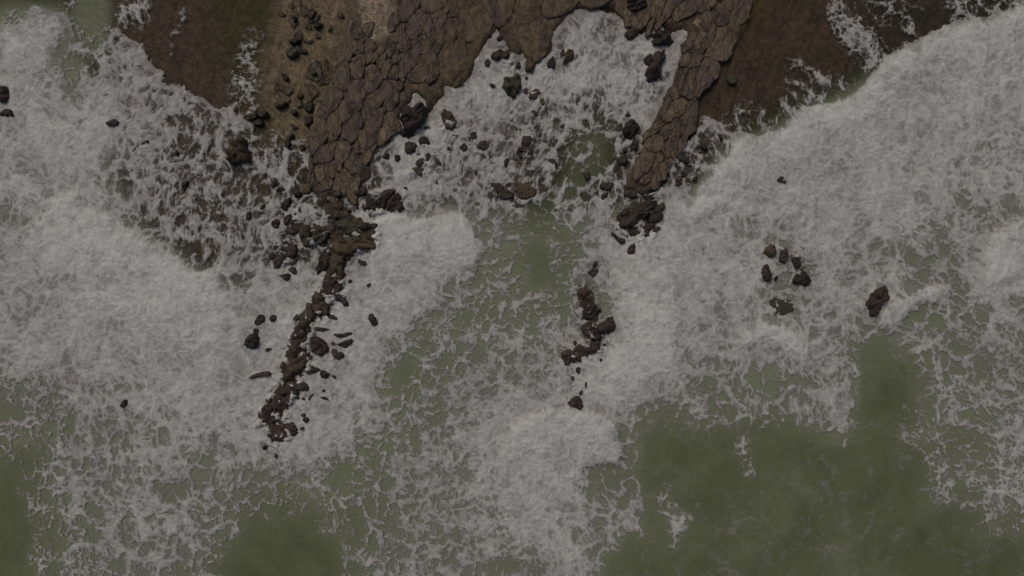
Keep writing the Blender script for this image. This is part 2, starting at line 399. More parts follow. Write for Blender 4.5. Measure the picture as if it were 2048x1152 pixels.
# ------------------------------------------------------------------ sea bed / rock shelf height and colour
SHAL = np.maximum(mask([(-400,-400),(-400,20),(130,20),(190,240),(225,420),(300,480),(410,570),(560,600),(640,560),(760,420),(960,430),(1120,430),(1260,440),(1480,300),(1760,160),(2060,40),(2500,40),(2500,-400)], 30, 10, 20), 0)
TZ = -2.4 + 2.22 * SHAL + .20 * (f1 - .5)
crack1, crack2 = worley(PX + 30 * W1x + 8 * W2x, (PY + 30 * W1y + 8 * W2y) * .7, 44, 9)
bump = fbm(PX, PY, 34, 4, 81)
TZ = TZ * (1 - EXP) + EXP * (.36 + .28 * (bump - .5) + .12 * (ridged(PX * .9 + PY * .35, PY * .45, 30, 4, 83) - .4) - .16 * np.exp(-(crack2 - crack1) / .05))
POOL = mask([(545,60),(620,30),(700,20),(690,92),(655,178),(628,222),(618,300),(560,290),(520,240),(530,140)], 14, 6, 8)
TZ = TZ * (1 - POOL * (1 - EXP)) + (-.20 + .22 * (bump - .5)) * POOL * (1 - EXP)

REEF = np.zeros((NY, NX), np.float32)
for line, wd, amp in [([(735,472),(692,490),(672,530),(666,580),(640,612),(612,650),(600,688),(590,735),(582,775),(562,805),(540,832),(555,864)], 26, 1.0),
                      ([(660,400),(690,450),(640,470),(600,470),(580,510)], 28, .85), ([(615,380),(590,400),(575,430)], 16, .5),
                      ([(1300,405),(1275,430),(1250,462),(1290,460)], 16, .9), ([(1168,590),(1180,630),(1190,660),(1186,694),(1150,712)], 18, .9),
                      ([(840,285),(850,330),(836,345)], 20, .6), ([(890,230),(905,260),(950,285),(975,312)], 18, .55), ([(1000,375),(1045,385),(1050,300)], 18, .5),
                      ([(1590,520),(1605,560)], 14, .55), ([(740,395),(790,405),(745,425)], 18, .8), ([(1000,105),(1035,130),(1070,180)], 16, .5),
                      ([(1240,300),(1262,290),(1212,372)], 14, .5), ([(1360,320),(1370,355),(1410,295)], 20, .6), ([(680,690),(650,745)], 12, .5)]:
    REEF = np.maximum(REEF, amp * (1 - sstep(.45 * wd, 1.5 * wd, polydist(line) + 18 * W2x + 10 * W1y)))
crag = ridged(wx, wy, 26, 4, 95, .6, 1.2)
TZ = np.maximum(TZ, np.where(REEF > .02, H - .55 + .80 * REEF + .62 * (crag - .42) + .25 * (fbm(PX, PY, 9, 2, 96) - .5), -9))

FOAMZ = FOAMZ + COV * .50 * np.clip(gblur(REEF, 5) * 1.4, 0, 1) * sstep(.47, .72, fbm(PX, PY, 20, 3, 150, .6))

def zone(base, poly, col, soft, a=1.0):
    m = (mask(poly, soft, 9, 14) * a)[..., None]
    return base * (1 - m) + np.array(col, np.float32) * m
C = np.zeros((NY, NX, 3), np.float32) + np.array((.115, .085, .066), np.float32)
C = zone(C, [(230,-400),(560,-400),(560,260),(430,560),(300,560),(180,140)], (.140,.100,.086), 20)
C = zone(C, [(410,-400),(560,-400),(555,120),(520,170),(470,170),(430,110)], (.105,.092,.045), 22)
C = zone(C, [(-400,-400),(150,-400),(140,60),(-400,60)], (.060,.050,.046), 15)
C = zone(C, [(545,30),(690,-400),(705,20),(688,92),(650,180),(622,300),(560,290),(520,230),(520,140)], (.34,.27,.20), 22)
C = zone(C, [(704,-400),(820,-400),(805,20),(788,50),(792,80),(768,84),(735,84),(722,40)], (.44,.34,.255), 4)
C = zone(C, [(820,-400),(1240,-400),(1240,50),(1100,110),(960,150),(880,190),(800,240),(780,80)], (.150,.110,.080), 20)
C = zone(C, [(905,90),(960,60),(985,30),(960,130),(930,170),(880,175),(885,120)], (.190,.138,.078), 14, .8)
C = zone(C, [(830,35),(850,30),(852,70),(838,72)], (.30,.22,.15), 4)
C = zone(C, [(1430,-400),(1720,-400),(1740,120),(1560,280),(1440,270),(1400,250),(1430,140)], (.130,.094,.080), 22)
C = zone(C, [(1680,-400),(2500,-400),(2500,20),(1840,80),(1720,160)], (.085,.064,.060), 20)
C = zone(C, [(1500,-400),(1545,-400),(1545,20),(1480,80),(1440,60)], (.15,.115,.055), 18)
C = C * (1 - .8 * REEF[..., None]) + .8 * REEF[..., None] * np.array((.088, .064, .050), np.float32)
bedst = equal(lic(fbm(PX, PY, 9, 3, 97), 14, np.full((NY, NX), .30, np.float32), np.full((NY, NX), -.95, np.float32)))
C *= (np.clip(0.10 + 1.45 * fbm(PX, PY, 30, 6, 91, .72), .2, 2) * (.80 + .30 * bedst))[..., None]
tint = sstep(.45, .68, fbm(PX, PY, 75, 5, 98, .62))[..., None]
C = C * (1 - .55 * tint) + .55 * tint * C * np.array((.80, .96, .84), np.float32)

# ------------------------------------------------------------------ materials
def new_mat(name):
    m = bpy.data.materials.new(name); m.use_nodes = True
    nt = m.node_tree; nt.nodes.clear()
    out = nt.nodes.new('ShaderNodeOutputMaterial')
    return m, nt, out

def N(nt, t, **kw):
    n = nt.nodes.new(t)
    for k, val in kw.items():
        if k in n.inputs:
            n.inputs[k].default_value = val
        else:
            setattr(n, k, val)
    return n

def ramp(nt, stops):
    r = nt.nodes.new('ShaderNodeValToRGB')
    while len(r.color_ramp.elements) < len(stops):
        r.color_ramp.elements.new(0.5)
    for e, (p, c) in zip(r.color_ramp.elements, stops):
        e.position = p; e.color = (*c, 1) if len(c) == 3 else c
    return r

def mixc(nt, fac, a, b, blend='MIX'):
    n = nt.nodes.new('ShaderNodeMix'); n.data_type = 'RGBA'; n.blend_type = blend
    for sock, val in ((0, fac), (6, a), (7, b)):
        if isinstance(val, (int, float)):
            n.inputs[sock].default_value = val
        elif isinstance(val, tuple):
            n.inputs[sock].default_value = (*val, 1)
        else:
            nt.links.new(val, n.inputs[sock])
    return n.outputs[2]

def attr(nt, name, kind='Fac'):
    a = nt.nodes.new('ShaderNodeAttribute'); a.attribute_name = name
    return a.outputs[kind]

def mat_foam():
    m, nt, out = new_mat('sea_foam')
    pos = N(nt, 'ShaderNodeNewGeometry')
    no = N(nt, 'ShaderNodeTexNoise', Scale=5.0, Detail=5.0, Roughness=0.7)
    nt.links.new(pos.outputs['Position'], no.inputs['Vector'])
    col = mixc(nt, attr(nt, 'tone'), (.305, .282, .265), (.690, .688, .662))
    g = ramp(nt, [(.3, (.84, .84, .84)), (.7, (1.08, 1.08, 1.08))]); nt.links.new(no.outputs['Fac'], g.inputs[0])
    col = mixc(nt, 1.0, col, g.outputs[0], 'MULTIPLY')
    bs = N(nt, 'ShaderNodeBsdfPrincipled', Roughness=0.85)
    bs.inputs['Specular IOR Level'].default_value = 0.15
    nt.links.new(col, bs.inputs['Base Color'])
    bp = N(nt, 'ShaderNodeBump', Strength=0.35, Distance=0.05)
    nt.links.new(no.outputs['Fac'], bp.inputs['Height']); nt.links.new(bp.outputs[0], bs.inputs['Normal'])
    tr = N(nt, 'ShaderNodeBsdfTransparent')
    mx = N(nt, 'ShaderNodeMixShader')
    nt.links.new(attr(nt, 'cover'), mx.inputs[0]); nt.links.new(tr.outputs[0], mx.inputs[1]); nt.links.new(bs.outputs[0], mx.inputs[2])
    nt.links.new(mx.outputs[0], out.inputs['Surface'])
    return m

def mat_water():
    m, nt, out = new_mat('silty_sea_water')
    pos = N(nt, 'ShaderNodeNewGeometry')
    no = N(nt, 'ShaderNodeTexNoise', Scale=0.20, Detail=6.0, Roughness=0.66, Distortion=1.2)
    nt.links.new(pos.outputs['Position'], no.inputs['Vector'])
    g = ramp(nt, [(.30, (.112, .132, .068)), (.70, (.172, .198, .104))]); nt.links.new(no.outputs['Fac'], g.inputs[0])
    col = mixc(nt, attr(nt, 'aeration'), g.outputs[0], (.33, .36, .25))
    bs = N(nt, 'ShaderNodeBsdfPrincipled', Roughness=0.30, IOR=1.33)
    bs.inputs['Specular IOR Level'].default_value = 0.35
    nt.links.new(col, bs.inputs['Base Color'])
    n2 = N(nt, 'ShaderNodeTexNoise', Scale=2.2, Detail=5.0, Roughness=0.6)
    nt.links.new(pos.outputs['Position'], n2.inputs['Vector'])
    bp = N(nt, 'ShaderNodeBump', Strength=0.35, Distance=0.15)
    nt.links.new(n2.outputs['Fac'], bp.inputs['Height']); nt.links.new(bp.outputs[0], bs.inputs['Normal'])
    tr = N(nt, 'ShaderNodeBsdfTransparent', Color=(.88, .85, .80, 1))
    mx = N(nt, 'ShaderNodeMixShader')
    nt.links.new(attr(nt, 'murk'), mx.inputs[0]); nt.links.new(tr.outputs[0], mx.inputs[1]); nt.links.new(bs.outputs[0], mx.inputs[2])
    nt.links.new(mx.outputs[0], out.inputs['Surface'])
    return m

def mat_bed():
    m, nt, out = new_mat('shelf_rock_and_sand')
    pos = N(nt, 'ShaderNodeNewGeometry')
    n1 = N(nt, 'ShaderNodeTexNoise', Scale=2.6, Detail=8.0, Roughness=0.72)
    n2 = N(nt, 'ShaderNodeTexVoronoi', Scale=1.3); n2.feature = 'DISTANCE_TO_EDGE'
    wv = N(nt, 'ShaderNodeTexNoise', Scale=0.9, Detail=3.0)
    nt.links.new(pos.outputs['Position'], n1.inputs['Vector']); nt.links.new(pos.outputs['Position'], wv.inputs['Vector'])
    vv = nt.nodes.new('ShaderNodeVectorMath'); vv.operation = 'MULTIPLY_ADD'; vv.inputs[1].default_value = (1.4, 1.4, 0)
    nt.links.new(wv.outputs['Color'], vv.inputs[0]); nt.links.new(pos.outputs['Position'], vv.inputs[2]); nt.links.new(vv.outputs[0], n2.inputs['Vector'])
    g = ramp(nt, [(.28, (.34, .33, .32)), (.5, (1, 1, 1)), (.72, (1.65, 1.58, 1.45))]); nt.links.new(n1.outputs['Fac'], g.inputs[0])
    n4 = N(nt, 'ShaderNodeTexNoise', Scale=7.5, Detail=6.0, Roughness=0.75)
    nt.links.new(pos.outputs['Position'], n4.inputs['Vector'])
    g4 = ramp(nt, [(.33, (.45, .45, .45)), (.5, (1, 1, 1)), (.68, (1.7, 1.65, 1.55))]); nt.links.new(n4.outputs['Fac'], g4.inputs[0])
    col = mixc(nt, 1.0, attr(nt, 'bed_colour', 'Color'), g.outputs[0], 'MULTIPLY')
    col = mixc(nt, 1.0, col, g4.outputs[0], 'MULTIPLY')
    bs = N(nt, 'ShaderNodeBsdfPrincipled', Roughness=0.7)
    bs.inputs['Specular IOR Level'].default_value = 0.25
    nt.links.new(col, bs.inputs['Base Color'])
    bp = N(nt, 'ShaderNodeBump', Strength=1.0, Distance=0.20)
    nt.links.new(n1.outputs['Fac'], bp.inputs['Height']); nt.links.new(bp.outputs[0], bs.inputs['Normal'])
    nt.links.new(bs.outputs[0], out.inputs['Surface'])
    return m

def mat_rock(name, dark, mid, lite, weed, rough=.55, var=.5):
    m, nt, out = new_mat(name)
    pos = N(nt, 'ShaderNodeNewGeometry'); oi = N(nt, 'ShaderNodeObjectInfo')
    n1 = N(nt, 'ShaderNodeTexNoise', Scale=3.2, Detail=9.0, Roughness=0.72)
    n2 = N(nt, 'ShaderNodeTexNoise', Scale=0.8, Detail=5.0, Roughness=0.65)
    n3 = N(nt, 'ShaderNodeTexMusgrave') if hasattr(bpy.types, 'ShaderNodeTexMusgrave') else N(nt, 'ShaderNodeTexNoise', Scale=11.0, Detail=6.0, Roughness=0.8)
    for n in (n1, n2, n3):
        nt.links.new(pos.outputs['Position'], n.inputs['Vector'])
    r1 = ramp(nt, [(.30, dark), (.52, mid), (.74, lite)]); nt.links.new(n1.outputs['Fac'], r1.inputs[0])
    r2 = ramp(nt, [(.45, (0, 0, 0)), (.66, (1, 1, 1))]); nt.links.new(n2.outputs['Fac'], r2.inputs[0])
    mul = nt.nodes.new('ShaderNodeMath'); mul.operation = 'MULTIPLY'; mul.inputs[1].default_value = .7
    nt.links.new(r2.outputs[0], mul.inputs[0])
    col = mixc(nt, mul.outputs[0], r1.outputs[0], weed)
    rr = ramp(nt, [(0, (1 - var,) * 3), (.5, (1, .98, .96)), (1, (1 + var, 1 + .85 * var, 1 + .6 * var))]); nt.links.new(oi.outputs['Random'], rr.inputs[0])
    col = mixc(nt, 1.0, col, rr.outputs[0], 'MULTIPLY')
    r3 = ramp(nt, [(.3, (.6, .6, .6)), (.6, (1.15, 1.15, 1.15))]); nt.links.new(n3.outputs['Fac'], r3.inputs[0])
    col = mixc(nt, 1.0, col, r3.outputs[0], 'MULTIPLY')
    bs = N(nt, 'ShaderNodeBsdfPrincipled', Roughness=rough)
    bs.inputs['Specular IOR Level'].default_value = 0.3
    nt.links.new(col, bs.inputs['Base Color'])
    bp = N(nt, 'ShaderNodeBump', Strength=0.9, Distance=0.10); bp2 = N(nt, 'ShaderNodeBump', Strength=0.6, Distance=0.03)
    nt.links.new(n1.outputs['Fac'], bp.inputs['Height']); nt.links.new(n3.outputs['Fac'], bp2.inputs['Height'])
    nt.links.new(bp.outputs[0], bp2.inputs['Normal']); nt.links.new(bp2.outputs[0], bs.inputs['Normal'])
    nt.links.new(bs.outputs[0], out.inputs['Surface'])
    return m

def mat_slab(name, stops, crack):
    m, nt, out = new_mat(name)
    pos = N(nt, 'ShaderNodeNewGeometry'); oi = N(nt, 'ShaderNodeObjectInfo')
    big = N(nt, 'ShaderNodeTexNoise', Scale=0.55, Detail=8.0, Roughness=0.72, Distortion=.9)
    mid = N(nt, 'ShaderNodeTexNoise', Scale=2.4, Detail=9.0, Roughness=0.75)
    fine = N(nt, 'ShaderNodeTexNoise', Scale=12.0, Detail=6.0, Roughness=0.8)
    wv = N(nt, 'ShaderNodeTexNoise', Scale=1.1, Detail=4.0)
    mp = nt.nodes.new('ShaderNodeMapping'); mp.inputs['Rotation'].default_value = (0, 0, math.radians(-20)); mp.inputs['Scale'].default_value = (1.45, .68, 1)
    nt.links.new(pos.outputs['Position'], mp.inputs['Vector'])
    for n in (big, mid, fine, wv):
        nt.links.new(mp.outputs[0], n.inputs['Vector'])
    vv = nt.nodes.new('ShaderNodeVectorMath'); vv.operation = 'MULTIPLY_ADD'; vv.inputs[1].default_value = (1.6, 1.6, 0)
    nt.links.new(wv.outputs['Color'], vv.inputs[0]); nt.links.new(mp.outputs[0], vv.inputs[2])
    ck = N(nt, 'ShaderNodeTexVoronoi', Scale=.75); ck.feature = 'DISTANCE_TO_EDGE'
    nt.links.new(vv.outputs[0], ck.inputs['Vector'])
    r = ramp(nt, stops); nt.links.new(big.outputs['Fac'], r.inputs[0])
    g = ramp(nt, [(.28, (.38, .36, .35)), (.5, (1, 1, 1)), (.72, (1.55, 1.48, 1.36))]); nt.links.new(mid.outputs['Fac'], g.inputs[0])
    col = mixc(nt, 1.0, r.outputs[0], g.outputs[0], 'MULTIPLY')
    f = ramp(nt, [(.3, (.7, .7, .7)), (.65, (1.2, 1.2, 1.2))]); nt.links.new(fine.outputs['Fac'], f.inputs[0])
    col = mixc(nt, 1.0, col, f.outputs[0], 'MULTIPLY')
    c = ramp(nt, [(.0, (crack,) * 3), (.045, (1, 1, 1))]); nt.links.new(ck.outputs['Distance'], c.inputs[0])
    col = mixc(nt, 1.0, col, c.outputs[0], 'MULTIPLY')
    rr = ramp(nt, [(0, (.80, .80, .82)), (.5, (1, 1, 1)), (1, (1.2, 1.17, 1.1))]); nt.links.new(oi.outputs['Random'], rr.inputs[0])
    col = mixc(nt, 1.0, col, rr.outputs[0], 'MULTIPLY')
    bs = N(nt, 'ShaderNodeBsdfPrincipled', Roughness=.62)
    bs.inputs['Specular IOR Level'].default_value = 0.3
    nt.links.new(col, bs.inputs['Base Color'])
    b1 = N(nt, 'ShaderNodeBump', Strength=.8, Distance=0.10); b2 = N(nt, 'ShaderNodeBump', Strength=.7, Distance=0.04); b3 = N(nt, 'ShaderNodeBump', Strength=.8, Distance=0.08)
    nt.links.new(mid.outputs['Fac'], b1.inputs['Height']); nt.links.new(fine.outputs['Fac'], b2.inputs['Height']); nt.links.new(c.outputs[0], b3.inputs['Height'])
    nt.links.new(b1.outputs[0], b2.inputs['Normal']); nt.links.new(b2.outputs[0], b3.inputs['Normal']); nt.links.new(b3.outputs[0], bs.inputs['Normal'])
    nt.links.new(bs.outputs[0], out.inputs['Surface'])
    return m

M_FOAM, M_WATER, M_BED = mat_foam(), mat_water(), mat_bed()
M_ROCK = {
 'dark':   mat_rock('wet_dark_rock', (.020, .016, .014), (.052, .041, .035), (.105, .082, .064), (.044, .038, .027), .5, .25),
 'brown':  mat_rock('wet_brown_rock', (.036, .026, .019), (.092, .067, .045), (.165, .120, .078), (.062, .050, .030), .55, .25),
 'maroon': mat_rock('maroon_weedy_rock', (.026, .018, .017), (.062, .044, .040), (.110, .082, .072), (.050, .035, .032), .5, .2),
 'olive':  mat_rock('olive_weedy_rock', (.032, .029, .020), (.074, .066, .044), (.125, .110, .072), (.056, .054, .030), .55, .2),
 'pale':   mat_rock('pale_sandstone', (.20, .15, .105), (.30, .225, .155), (.38, .30, .21), (.22, .17, .10), .7, .15),
}
M_SLAB = mat_slab('shelf_slab_rock', [(.33, (.048, .038, .036)), (.43, (.092, .070, .058)), (.51, (.150, .114, .084)), (.58, (.108, .088, .058)), (.66, (.215, .168, .126))], .45)
M_SLABD = mat_slab('smooth_weedy_shelf_rock', [(.34, (.050, .039, .035)), (.45, (.105, .078, .056)), (.56, (.160, .115, .068)), (.66, (.110, .086, .058))], .6)

# ------------------------------------------------------------------ grid meshes
def grid_mesh(name, X, Y, Z, facemask=None, attrs=(), cattr=None):
    ny, nx = X.shape
    idx = np.arange(ny * nx, dtype=np.int64).reshape(ny, nx)
    q = np.stack([idx[:-1, :-1], idx[1:, :-1], idx[1:, 1:], idx[:-1, 1:]], -1)
    if facemask is not None:
        q = q[facemask]
    q = q.reshape(-1, 4)
    used = np.zeros(ny * nx, bool); used[q.ravel()] = True
    remap = np.cumsum(used) - 1
    co = np.stack([X.ravel()[used], Y.ravel()[used], Z.ravel()[used]], -1).astype(np.float32)
    q = remap[q].astype(np.int32)
    me = bpy.data.meshes.new(name)
    me.vertices.add(len(co)); me.vertices.foreach_set('co', co.ravel())
    me.loops.add(q.size); me.loops.foreach_set('vertex_index', q.ravel())
    me.polygons.add(len(q)); me.polygons.foreach_set('loop_start', np.arange(0, q.size, 4, dtype=np.int32))
    for an, av in attrs:
        a = me.attributes.new(an, 'FLOAT', 'POINT'); a.data.foreach_set('value', av.ravel()[used].astype(np.float32))
    if cattr is not None:
        a = me.attributes.new(cattr[0], 'FLOAT_COLOR', 'POINT')
        c = np.ones((len(co), 4), np.float32); c[:, :3] = cattr[1].reshape(-1, 3)[used]
        a.data.foreach_set('color', c.ravel())
    me.update(calc_edges=True)
    me.polygons.foreach_set('use_smooth', np.ones(len(q), bool))
    return me

def add(name, me, mat, parent=None, label=None, cat=None, group=None, kind=None):
    o = bpy.data.objects.new(name, me)
    if me is not None and mat is not None and not me.materials:
        me.materials.append(mat)
    COL.objects.link(o)
    o.parent = parent
    for k, val in (('label', label), ('category', cat), ('group', group), ('kind', kind)):
        if val:
            o[k] = val
    return o

def wxy(px, py, z=0.0):
    f = (CAM_H - z) / CAM_H
    return (px - 1024) * S * f, -(py - 576) * S * f

def coarse(k):
    far = np.array([-7000., -3000., -1200., -500.])
    ix = np.arange(0, NX, k); iy = np.arange(0, NY, k)
    ax = np.concatenate([far, GX[ix], 2048 - far[::-1]]); ay = np.concatenate([far, GY[iy], 1152 - far[::-1]])
    return np.meshgrid(ax, ay)

cx, cy = coarse(2)
bx, by = wxy(cx, cy)
bz = sample(TZ, cx, cy)
bc = np.stack([sample(C[..., k], cx, cy) for k in range(3)], -1)
shelf = add('rock_shelf', grid_mesh('rock_shelf', bx, by, bz, cattr=('bed_colour', bc)), M_BED,
            label='brown and maroon rock shelf and sea bed along the top', kind='structure')

cx, cy = coarse(4)
bx, by = wxy(cx, cy)
wz = sample(H, cx, cy)
depth = np.clip(wz - sample(gblur(TZ, 4), cx, cy), 0, 9)
murk = 1 - np.exp(-np.clip(depth - .16, 0, 9) * 1.3)
GREEN = mask([(150,-400),(225,-400),(222,60),(215,120),(150,130),(140,60)], 10, 5, 5) * .85
GREEN = np.maximum(GREEN, .58 * mask([(1150,250),(1230,255),(1215,360),(1130,430),(1000,470),(1010,400),(1110,380)], 14, 6, 8))
murk = np.clip(np.maximum(murk, sample(GREEN, cx, cy)), .05, .985)
aer = np.clip(sample(AER, cx, cy) * .85, 0, .85) * (1 - .75 * sample(GREEN, cx, cy))
aer = np.clip(aer + .28 * sample(sstep(.50, .78, fbm(PX + 120 * W1x, PY + 120 * W1y, 110, 5, 170, .6)), cx, cy), 0, .9) * sstep(.3, .8, murk)
add('sea_water', grid_mesh('sea_water', bx, by, wz, attrs=(('murk', murk), ('aeration', aer))), M_WATER,
    label='murky green sea water under the foam', kind='structure')

# ------------------------------------------------------------------ foam sheet and breaking waves
fmax = np.maximum(np.maximum(COV[:-1, :-1], COV[1:, 1:]), np.maximum(COV[1:, :-1], COV[:-1, 1:]))
has = fmax > .05
owner = np.zeros(has.shape, np.int16)
for k, m in enumerate(wave_masks):
    owner[(m[:-1, :-1] > .5) & (owner == 0)] = k + 1
fx_, fy_ = wxy(PX, PY)
for k in range(len(WAVES) + 1):
    fm = has & (owner == k)
    if k == 0:
        add('sea_foam', grid_mesh('sea_foam', fx_, fy_, FOAMZ, fm, (('cover', COV), ('tone', TONE))), M_FOAM,
            label='grey white lacy foam spread over the water between the breakers', cat='foam', kind='stuff')
    else:
        add('breaking_wave', grid_mesh('breaking_wave', fx_, fy_, FOAMZ, fm, (('cover', COV), ('tone', TONE))), M_FOAM,
            label=WAVES[k - 1][5], cat='wave', group='breaking waves rolling onto the rocks')

# ------------------------------------------------------------------ stones
def resample(poly, n, chaikin=2):
    p = np.array(poly, float)
    for _ in range(chaikin):
        q = np.roll(p, -1, 0)
        p = np.stack([.75 * p + .25 * q, .25 * p + .75 * q], 1).reshape(-1, 2)
    q = np.vstack([p, p[:1]])
    d = np.concatenate([[0], np.cumsum(np.hypot(*np.diff(q, axis=0).T))])
    t = np.linspace(0, d[-1], n, endpoint=False)
    return np.stack([np.interp(t, d, q[:, 0]), np.interp(t, d, q[:, 1])], -1)

def area_centroid(p):
    x, y = p[:, 0], p[:, 1]; x1, y1 = np.roll(x, -1), np.roll(y, -1)
    c = x * y1 - x1 * y; A = c.sum() / 2
    if abs(A) < 1e-6:
        return 0, p.mean(0)
    return abs(A), np.array([((x + x1) * c).sum(), ((y + y1) * c).sum()]) / (6 * A)

def ring_mesh(name, pts, rings, rs, jr=.05, jz=.1, zt=0.1, rough=.1):
    """pts: outline (n,2) in metres about the origin; rings: (scale, z)"""
    n = len(pts); verts = []; faces = []
    th = np.linspace(0, 2 * np.pi, n, endpoint=False)
    base = sum(rough / k ** .6 * rs.normal() * np.cos(k * th + rs.uniform(0, 6.28)) for k in range(3, max(6, n // 3)))
    so = rs.integers(0, 400)
    for k, (sc, z) in enumerate(rings):
        j = 1 + base * min(1, sc) + jr * rs.normal(size=n) * (0.4 if k == 0 else 1)
        r = pts * (sc * j)[:, None]
        qx, qy = r[:, 0] / S, r[:, 1] / S
        zl = 2.2 * (vnoise(qx / 17, qy / 17, so) - .5) + 1.3 * (vnoise(qx / 6.5, qy / 6.5, so + 5) - .5)
        zz = z + zt * (jz * rs.normal(size=n) * min(1, sc) + (.9 * zl if k > 1 else 0))
        verts += [(a, b, c) for (a, b), c in zip(r, zz)]
    verts.append((0, 0, rings[-1][1] + zt * .08))
    for k in range(len(rings) - 1):
        for i in range(n):
            a = k * n + i; b = k * n + (i + 1) % n
            faces.append((a, b, b + n, a + n))
    base_i = (len(rings) - 1) * n; top = len(verts) - 1
    for i in range(n):
        faces.append((base_i + i, base_i + (i + 1) % n, top))
    me = bpy.data.meshes.new(name)
    me.from_pydata(verts, [], faces); me.update()
    me.polygons.foreach_set('use_smooth', np.ones(len(faces), bool))
    return me

# every stone standing clear of the foam: (material, height factor, traced outline, landmark phrase, own label)
R = []
def rock(mat, h, poly, mark=None, label=None):
    R.append((mat, h, poly, mark, label))
def blob(mat, h, x, y, rx, ry, deg=0, mark=None, label=None):
    a = math.radians(deg); rs = np.random.default_rng(int(x * 31 + y * 17))
    pts = []
    for k in range(8):
        t = 2 * math.pi * k / 8; r = 1 + .16 * rs.normal()
        ex, ey = rx * r * math.cos(t), ry * r * math.sin(t)
        pts.append((x + ex * math.cos(a) - ey * math.sin(a), y + ex * math.sin(a) + ey * math.cos(a)))
    rock(mat, h, pts, mark, label)

# heart-shaped boulder and the stones of the upper foam tongue
rock('maroon', 1.3, [(801,230),(819,214),(846,209),(857,222),(851,239),(839,254),(829,272),(818,274),(809,259),(802,252)], 'the maroon topped heart-shaped boulder', 'large heart-shaped boulder with a maroon top at the ragged foam edge of the shelf')
rock('dark', 1, [(797,267),(808,265),(816,270),(809,277)])
rock('dark', .8, [(844,255),(861,252),(861,259),(853,264)])
rock('dark', 1, [(836,282),(843,274),(854,274),(860,285),(859,292),(844,292)])
rock('dark', 1, [(814,282),(829,284),(836,299),(826,304),(818,310),(808,300)])
rock('dark', 1, [(833,322),(844,315),(851,322),(851,332),(839,334),(831,329)])
rock('dark', 1, [(851,309),(861,307),(863,322),(859,334),(853,327)])
rock('dark', 1, [(869,314),(878,319),(884,330),(876,329),(866,324)])
rock('dark', 1, [(823,339),(833,334),(846,335),(851,349),(843,355),(836,347),(826,345)])
rock('dark', 1, [(764,315),(771,307),(779,309),(776,319)])
rock('dark', .6, [(789,312),(800,309),(801,322),(791,324)])
rock('dark', .8, [(919,294),(929,284),(936,295),(931,304),(921,300)])
rock('dark', .9, [(951,290),(966,280),(981,284),(978,299),(961,300)], 'the ragged rock mid foam tongue', 'ragged dark rock in the middle of the foam tongue with a maroon patch below it')
rock('maroon', .7, [(961,309),(983,309),(981,320),(973,320)])
rock('dark', .6, [(934,270),(953,262),(954,279),(939,284)])
rock('maroon', .8, [(871,360),(876,360),(878,370),(871,369)])
rock('brown', .55, [(883,225),(896,220),(909,234),(914,250),(903,262),(891,255),(884,239)])
rock('dark', 1, [(993,77),(998,72),(1005,72),(1003,80),(995,83)])
rock('dark', 1.1, [(982,110),(992,102),(1005,103),(1017,102),(1020,110),(1007,122),(995,123),(985,117)])
rock('dark', 1, [(968,123),(980,117),(981,130),(972,136)])
rock('dark', 1, [(978,170),(985,167),(993,173),(985,178)])
rock('olive', 1.2, [(1006,167),(1013,157),(1037,147),(1040,170),(1043,173),(1033,192),(1020,195),(1013,187),(1008,180)], 'the olive boulder ringed by foam', 'olive brown boulder ringed by white foam below the shelf point')
rock('dark', 1, [(1047,180),(1055,175),(1055,188),(1047,188)])
rock('brown', 1.1, [(1127,117),(1132,102),(1147,100),(1148,117),(1128,130)], 'the ochre stone in foam', 'angular ochre stone alone in the foam near the top of the inlet')
rock('dark', .8, [(1119,107),(1127,98),(1128,107),(1122,117)])
rock('dark', 1, [(1092,130),(1100,117),(1110,115),(1108,138),(1100,137)])
rock('brown', 1, [(1050,140),(1053,117),(1063,112),(1071,127),(1068,140),(1055,147)])
rock('dark', 1, [(1033,125),(1042,128),(1040,138),(1030,137)])
rock('olive', .8, [(1078,200),(1087,195),(1090,208),(1083,212)])
rock('brown', .6, [(1060,183),(1073,177),(1083,187),(1067,200),(1057,200)])
blob('dark', .7, 1052, 157, 3, 4)
blob('dark', .7, 1070, 226, 8, 4, 30)
blob('dark', .7, 898, 298, 5, 4)
blob('dark', .7, 952, 345, 4, 5)
rock('dark', 1.1, [(1253,18),(1259,-4),(1294,3),(1291,17),(1269,26)], 'the dark boulder at the top edge', 'dark rounded boulder at the top edge above the inlet')
rock('brown', 1.1, [(1247,68),(1266,56),(1277,63),(1271,75),(1258,82)])
rock('dark', 1.2, [(1302,78),(1313,65),(1334,65),(1344,78),(1344,90),(1323,93),(1304,90)], 'the dark domed boulder', 'dark domed boulder at the top right of the foamy inlet')
rock('maroon', 1.1, [(1302,118),(1312,106),(1329,102),(1328,120),(1319,143),(1314,162),(1294,162),(1289,147),(1298,132)], 'the tall lobed rock', 'tall lobed maroon brown rock standing below the dark domed boulder')
rock('dark', .9, [(1287,117),(1303,107),(1306,122),(1298,133),(1288,128)])
rock('dark', 1, [(1249,232),(1255,225),(1262,232),(1256,236)])
rock('dark', 1.2, [(1244,259),(1254,245),(1266,239),(1279,252),(1273,265),(1266,277),(1256,280),(1249,272)], 'the diamond shaped boulder', 'black diamond shaped boulder in the foam beside the straight slab edge')
rock('dark', .9, [(1258,294),(1268,280),(1276,285),(1271,299),(1261,302)])
rock('dark', .7, [(1244,299),(1253,292),(1253,304),(1246,304)])
rock('dark', .7, [(1236,314),(1254,310),(1254,324),(1244,334),(1238,329)])
rock('dark', .5, [(1198,370),(1215,363),(1228,368),(1222,379),(1205,382)])
rock('dark', .6, [(1200,392),(1214,383),(1216,392),(1205,402)])
rock('dark', .8, [(1399,292),(1413,287),(1414,305),(1403,299)])
